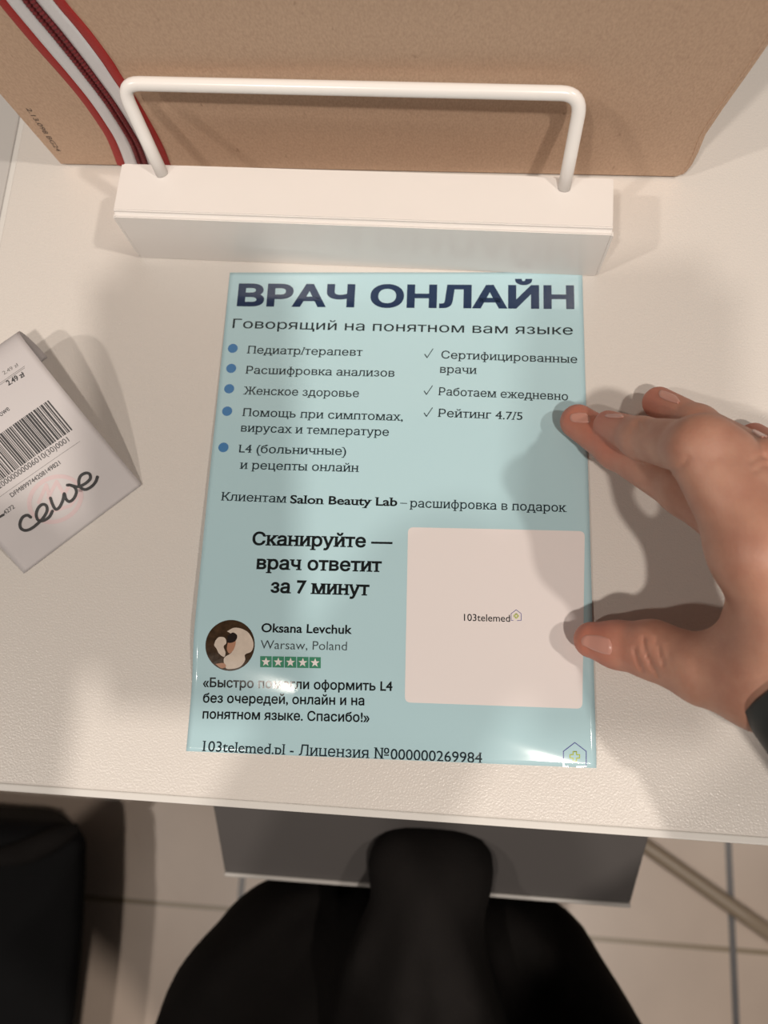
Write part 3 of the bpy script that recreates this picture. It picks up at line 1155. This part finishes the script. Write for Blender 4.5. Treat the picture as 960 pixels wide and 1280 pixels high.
# pale ring mark and the script word
h = Print(rsurf, 0.07)
ringp = []
for k in range(40):
    a = 2 * PI * k / 40
    x, y = 34 * math.cos(a), 27 * math.sin(a)
    ca, sa = math.cos(-0.45), math.sin(-0.45)
    ringp.append(rq(69 + x * ca - y * sa, 624 + x * sa + y * ca))
h.stroke(ringp, 1.6, closed=True)
for pts in ([(48, 628), (58, 606), (64, 630)], [(60, 622), (71, 602), (80, 618), (88, 606)], [(62, 640), (88, 632), (98, 618)]):
    h.stroke([rq(*p) for p in pts], 1.3)
h.build('ring_mark', M['receipt_pink'], recp)
h = Print(rsurf, 0.13)
zz = lambda L_: [rq(x / 4, 400 + y / 4) for x, y in L_]
word = [[(152, 985), (135, 975), (112, 985), (98, 1012), (102, 1040), (125, 1051), (155, 1042), (190, 1015), (218, 985), (235, 952), (230, 927), (210, 922), (190, 940), (180, 972), (190, 1000), (215, 1003), (245, 985), (262, 955)],
        [(252, 890), (262, 920), (278, 946), (298, 935), (315, 900), (322, 868), (330, 895), (348, 908), (370, 892), (383, 862), (375, 838), (352, 826), (338, 826)],
        [(352, 826), (390, 834), (425, 820), (452, 795), (450, 772), (430, 766), (405, 780), (395, 808), (402, 836), (428, 848), (460, 832), (480, 808), (488, 785)]]
for wpts in word:
    h.stroke(spline(zz(wpts), 5), 1.15)
h.build('script_word', M['receipt_ink'], recp)

# ------------------------------------------------------------------ person: hand and forearm (one body), clothing as children
def J(px, py, z): return at(px, py, z)


idx_f = [(J(760, 531, 24), 5.2), (J(802, 548, 40), 6.9), (J(870, 561, 65), 8.8), (J(945, 690, 64), 11.0)]
mid_f = [(J(722, 527, 9), 6.6), (J(772, 560, 19), 7.6), (J(860, 612, 42), 8.8), (J(965, 680, 58), 11.0)]
rin_f = [(J(823, 503, 8), 6.0), (J(872, 532, 26), 7.0), (J(955, 585, 58), 8.6), (J(1005, 670, 60), 10.5)]
pin_f = [(J(942, 547, 7), 5.6), (J(975, 570, 22), 6.3), (J(1020, 612, 44), 7.6), (J(1050, 680, 52), 9.5)]
thu_f = [(J(740, 800, 11), 6.4), (J(772, 806, 15), 8.0), (J(815, 812, 22), 9.6), (J(882, 838, 34), 11.0), (J(965, 850, 44), 15.0)]
WR = J(1020, 802, 52); FA = J(1150, 945, 62)
tips = [f[0][0] for f in (idx_f, mid_f, rin_f, pin_f, thu_f)]


def chain(p, f, k=2.5):
    d = None
    for (a, ra), (b_, rb) in zip(f[:-1], f[1:]):
        e = d_cap(p, a, b_, ra, rb)
        d = e if d is None else smin(d, e, k)
    return d


def project(p):
    """photograph pixel of points (mm)"""
    c = (p - CAM) @ ROT
    return 480 - c[..., 0] / c[..., 2] * FPX, 640 + c[..., 1] / c[..., 2] * FPX


GROOVES = []


def groove(pts, depth, width):
    GROOVES.append((np.array(pts, float), depth, width))


# creases over the thumb joint, finger joints
groove([(793, 812), (797, 826), (803, 838)], 0.7, 2.2)
groove([(804, 798), (807, 815), (815, 832), (822, 843)], 0.8, 2.2)
groove([(820, 800), (825, 815), (829, 830)], 0.7, 2.2)
groove([(834, 806), (837, 825)], 0.4, 2.0)
groove([(838, 588), (850, 586), (860, 572)], 0.5, 3.0)
groove([(796, 527), (800, 536)], 0.35, 2.5)
groove([(806, 526), (812, 538)], 0.3, 2.5)
groove([(938, 578), (950, 570), (962, 572)], 0.6, 2.5)
groove([(942, 590), (954, 582), (964, 584)], 0.5, 2.5)


def d_hand(p):
    palm = None
    for (m_, r_) in ((idx_f[-1][0], 12.5), (mid_f[-1][0], 12.5), (rin_f[-1][0], 12.0), (pin_f[-1][0], 11.0)):
        e = d_cap(p, m_, WR + np.array([0, 0, -2.0]), r_, 15.0)
        palm = e if palm is None else smin(palm, e, 9)
    palm = smin(palm, d_cap(p, J(960, 850, 46), WR, 15, 18), 10)
    palm = smin(palm, d_cap(p, WR, FA, 19, 20), 12)
    palm = smin(palm, d_cap(p, J(932, 800, 40), J(975, 745, 48), 7, 9), 9)
    th = smin(chain(p, thu_f, 3.0), palm, 8)
    d = th
    fi = chain(p, idx_f, 3.0)
    fi = smin(fi, d_ell(p, J(884, 552, 65), (7.6, 7.6, 7.6)), 5)
    fi = smin(fi, d_cap(p, J(908, 575, 60), J(965, 690, 58), 10.0, 12.0), 6)
    d = np.minimum(d, smin(fi, palm, 7))
    for f in (mid_f, rin_f, pin_f):
        fd = smin(chain(p, f, 3.0), palm, 7)
        d = smin(d, fd, 0.7)
    return d


def d_skin(p):
    d = d_hand(p)
    near = np.abs(d) < 4
    if near.any():
        pts = p[near]
        px, py = project(pts)
        add = np.zeros(len(pts))
        zs = pts[:, 2]
        for g, depth, width in GROOVES:
            best = np.full(len(pts), 1e9)
            for a, b_ in zip(g[:-1], g[1:]):
                ab = b_ - a
                t = np.clip(((px - a[0]) * ab[0] + (py - a[1]) * ab[1]) / (ab @ ab), 0, 1)
                best = np.minimum(best, np.hypot(px - a[0] - t * ab[0], py - a[1] - t * ab[1]))
            add += depth * np.exp(-(best / width) ** 2)
        d[near] += add
    return d


def hit(px, py, zmax=85.0):
    """first point of the skin along a sight line"""
    d = ROT @ np.array([px - 480.0, 640.0 - py, -FPX]); d /= np.linalg.norm(d)
    t = (CAM[2] - zmax) / -d[2]
    for _ in range(140):
        s = d_hand((CAM + d * t)[None, :])[0]
        if s < 0.02: break
        t += max(s * 0.7, 0.02)
        if t > 420: return None
    p = CAM + d * t
    e = 0.4
    g = np.array([d_hand((p + np.eye(3)[i] * e)[None, :])[0] - d_hand((p - np.eye(3)[i] * e)[None, :])[0] for i in range(3)])
    return p, g / np.linalg.norm(g)


me, HV = nets_mesh('person', d_skin, (38, -60, -1), (172, 136, 108), 0.8)
person = link('person', me, M['skin'], None, True)
tag(person, 'person in black clothes pressing a right hand beside the flyer', 'person')
fl_ = np.zeros(len(HV))
for t_ in tips:
    fl_ = np.maximum(fl_, np.exp(-(np.linalg.norm(HV - t_, axis=1) / 17.0) ** 2))
att = me.attributes.new('flush', 'FLOAT', 'POINT')
att.data.foreach_set('value', (0.75 * fl_).astype(np.float32))


def nail(name, quad, lift=0.35, n=14):
    """quad: four photograph points (base left, base right, tip right, tip left)"""
    q = [np.array(v, float) for v in quad]
    V, F = [], []
    mid = hit(*(sum(q) / 4))
    for j in range(n + 1):
        for i in range(n + 1):
            a, b_ = i / n, j / n
            # squircle so that the corners round off
            x, y = 2 * a - 1, 2 * b_ - 1
            X = x * math.sqrt(max(0, 1 - 0.32 * y * y)); Y = y * math.sqrt(max(0, 1 - 0.32 * x * x))
            a, b_ = (X + 1) / 2, (Y + 1) / 2
            p2 = (q[0] * (1 - a) + q[1] * a) * (1 - b_) + (q[3] * (1 - a) + q[2] * a) * b_
            hq = hit(*p2)
            if hq is None: hq = hit(*(0.5 * p2 + 0.125 * sum(q)))
            for sh in (0.85, 0.7, 0.5, 0.3, 0.0):
                if hq is not None and np.linalg.norm(hq[0] - mid[0]) < 7.5: break
                hq = hit(*(p2 * sh + (1 - sh) * sum(q) / 4))
            edge = min(1.0, 6 * min(1 - abs(x), 1 - abs(y)) + 0.15)
            V.append(W(hq[0] + hq[1] * lift * edge))
    for j in range(n):
        for i in range(n):
            a = j * (n + 1) + i
            F.append((a, a + 1, a + n + 2, a + n + 1))
    o = mesh_obj(name, V, F, M['nail'], person, True)
    me_ = o.data
    bmx = bmesh.new(); bmx.from_mesh(me_); bmesh.ops.recalc_face_normals(bmx, faces=bmx.faces[:]); bmx.to_mesh(me_); bmx.free()
    return o


nail('thumbnail', [(765, 797), (766, 822), (724, 806), (730, 792)])
nail('fingernail', [(741, 529), (733, 515), (712, 517), (713, 528)])
nail('fingernail', [(853, 507), (846, 494), (824, 486), (823, 497)])
nail('fingernail', [(962, 553), (958, 542), (941, 534), (940, 541)])
nail('fingernail', [(781, 523), (779, 518), (756, 518), (757, 522)])

ELB = np.array([268., -165., 100.])


def d_coat(p):
    # torso, arms, thighs and lower legs of the seated person
    d = d_cap(p, (0, -440, -130), (0, -430, 210), 150, 135)
    d = smin(d, d_cap(p, (-120, -430, 250), (120, -430, 250), 75, 75), 60)
    for s, xf, xb in ((-1, 100, 130), (1, 82, 118)):
        d = smin(d, d_cap(p, (s * 80, -430, -235), (s * xb, -330, -265), 95, 95), 35)
        d = smin(d, d_cap(p, (s * xf, -166, -296), (s * xb, -330, -265), 42, 95), 30)
        d = smin(d, d_cap(p, (s * 66, -215, -320), (s * 70, -330, -690), 45, 42), 20)
        d = smin(d, d_cap(p, (s * 70, -330, -722), (s * 75, -230, -722), 30, 28), 18)
    d = smin(d, d_cap(p, (-60, -172, -292), (50, -168, -292), 44, 44), 25)
    # knee of the crossed leg in the middle
    d = smin(d, smin(d_cap(p, (-10, -98, -218), (17, -98, -218), 25, 25), d_cap(p, (3, -112, -222), (0, -270, -232), 33, 66), 10), 16)
    # gathered folds spreading from the knee
    ang = np.arctan2(p[..., 0] - 3, -(p[..., 1] + 70))
    rad = np.hypot(p[..., 0] - 3, p[..., 1] + 70)
    fade = np.clip((rad - 45) / 60, 0, 1) * np.clip((-95 - p[..., 1]) / 40, 0, 1) * np.clip((-40 - p[..., 2]) / 40, 0, 1)
    d = d + 7.0 * np.sin(ang * 15 + 0.5 * np.sin(rad / 30)) * fade
    # sleeves
    sh = (170, -420, 245)
    d = smin(d, d_cap(p, sh, ELB, 66, 50), 25)
    fw = np.asarray(CUFF1)
    d = smin(d, d_cap(p, ELB, fw, 50, 25), 15)
    d = smin(d, d_cap(p, (-170, -420, 245), (-175, -330, 40), 66, 52), 25)
    d = smin(d, d_cap(p, (-175, -330, 40), (-80, -105, 285), 50, 32), 15)
    return np.maximum(d, -(p[..., 2] + 749.5))


CUFF1 = J(1082, 884, 55)
me, _ = nets_mesh('coat', d_coat, (-310, -600, -760), (345, 70, 345), 7)
link('coat', me, M['cloth'], person, True)
# cuffs: knitted inner cuff and the coat's turned rim
ax = np.asarray(FA) - np.asarray(WR); ax /= np.linalg.norm(ax)
c0 = J(1020, 815, 50)


def ringtube(name, prof_, m, par):
    s1 = np.cross(ax, [0, 0, 1.0]); s1 /= np.linalg.norm(s1); s2 = np.cross(s1, ax)
    V, F = [], []
    n = 72
    for d_, r_ in prof_:
        for k in range(n):
            a = 2 * PI * k / n
            wv = 1 + 0.02 * math.sin(5 * a)
            V.append(W(c0 + ax * d_ + (s1 * math.cos(a) * 1.08 + s2 * math.sin(a) * 0.92) * r_ * wv))
    for i in range(len(prof_) - 1):
        for k in range(n):
            k2 = (k + 1) % n
            F.append((i * n + k, i * n + k2, (i + 1) * n + k2, (i + 1) * n + k))
    o = mesh_obj(name, V, F, m, par, True)
    return o


ringtube('inner_cuff', [(14, 19.5), (-3, 20), (-4, 21.0), (-3, 22.5), (2, 23.5), (14, 24)], M['cloth'], person)
ringtube('sleeve_cuff', [(22, 24.0), (4, 24.0), (2.5, 25), (3.5, 27), (10, 28), (24, 29), (34, 27)], M['cuff'], person)

# ------------------------------------------------------------------ phone that takes the picture, held by the left hand
phone = empty('smartphone', (0, 0, DESK + 0.29))
phone.matrix_world = Matrix.Translation((0, 0, DESK + 0.290)) @ Matrix(ROT.tolist()).to_4x4()
tag(phone, 'black smartphone held above the desk', 'phone')
bm = bmesh.new()
bmesh.ops.create_cube(bm, size=1.0)
for v in bm.verts:
    v.co = Vector((-0.024 + v.co.x * 0.072, -0.0585 + v.co.y * 0.147, 0.0065 + v.co.z * 0.0085))
bmesh.ops.bevel(bm, geom=[e for e in bm.edges if abs(e.verts[0].co.z - e.verts[1].co.z) > 0.004], offset=0.010, segments=6, affect='EDGES')
me = bpy.data.meshes.new('shell'); bm.to_mesh(me); bm.free()
me.materials.append(M['phone'])
o = bpy.data.objects.new('shell', me); C.objects.link(o); o.parent = phone
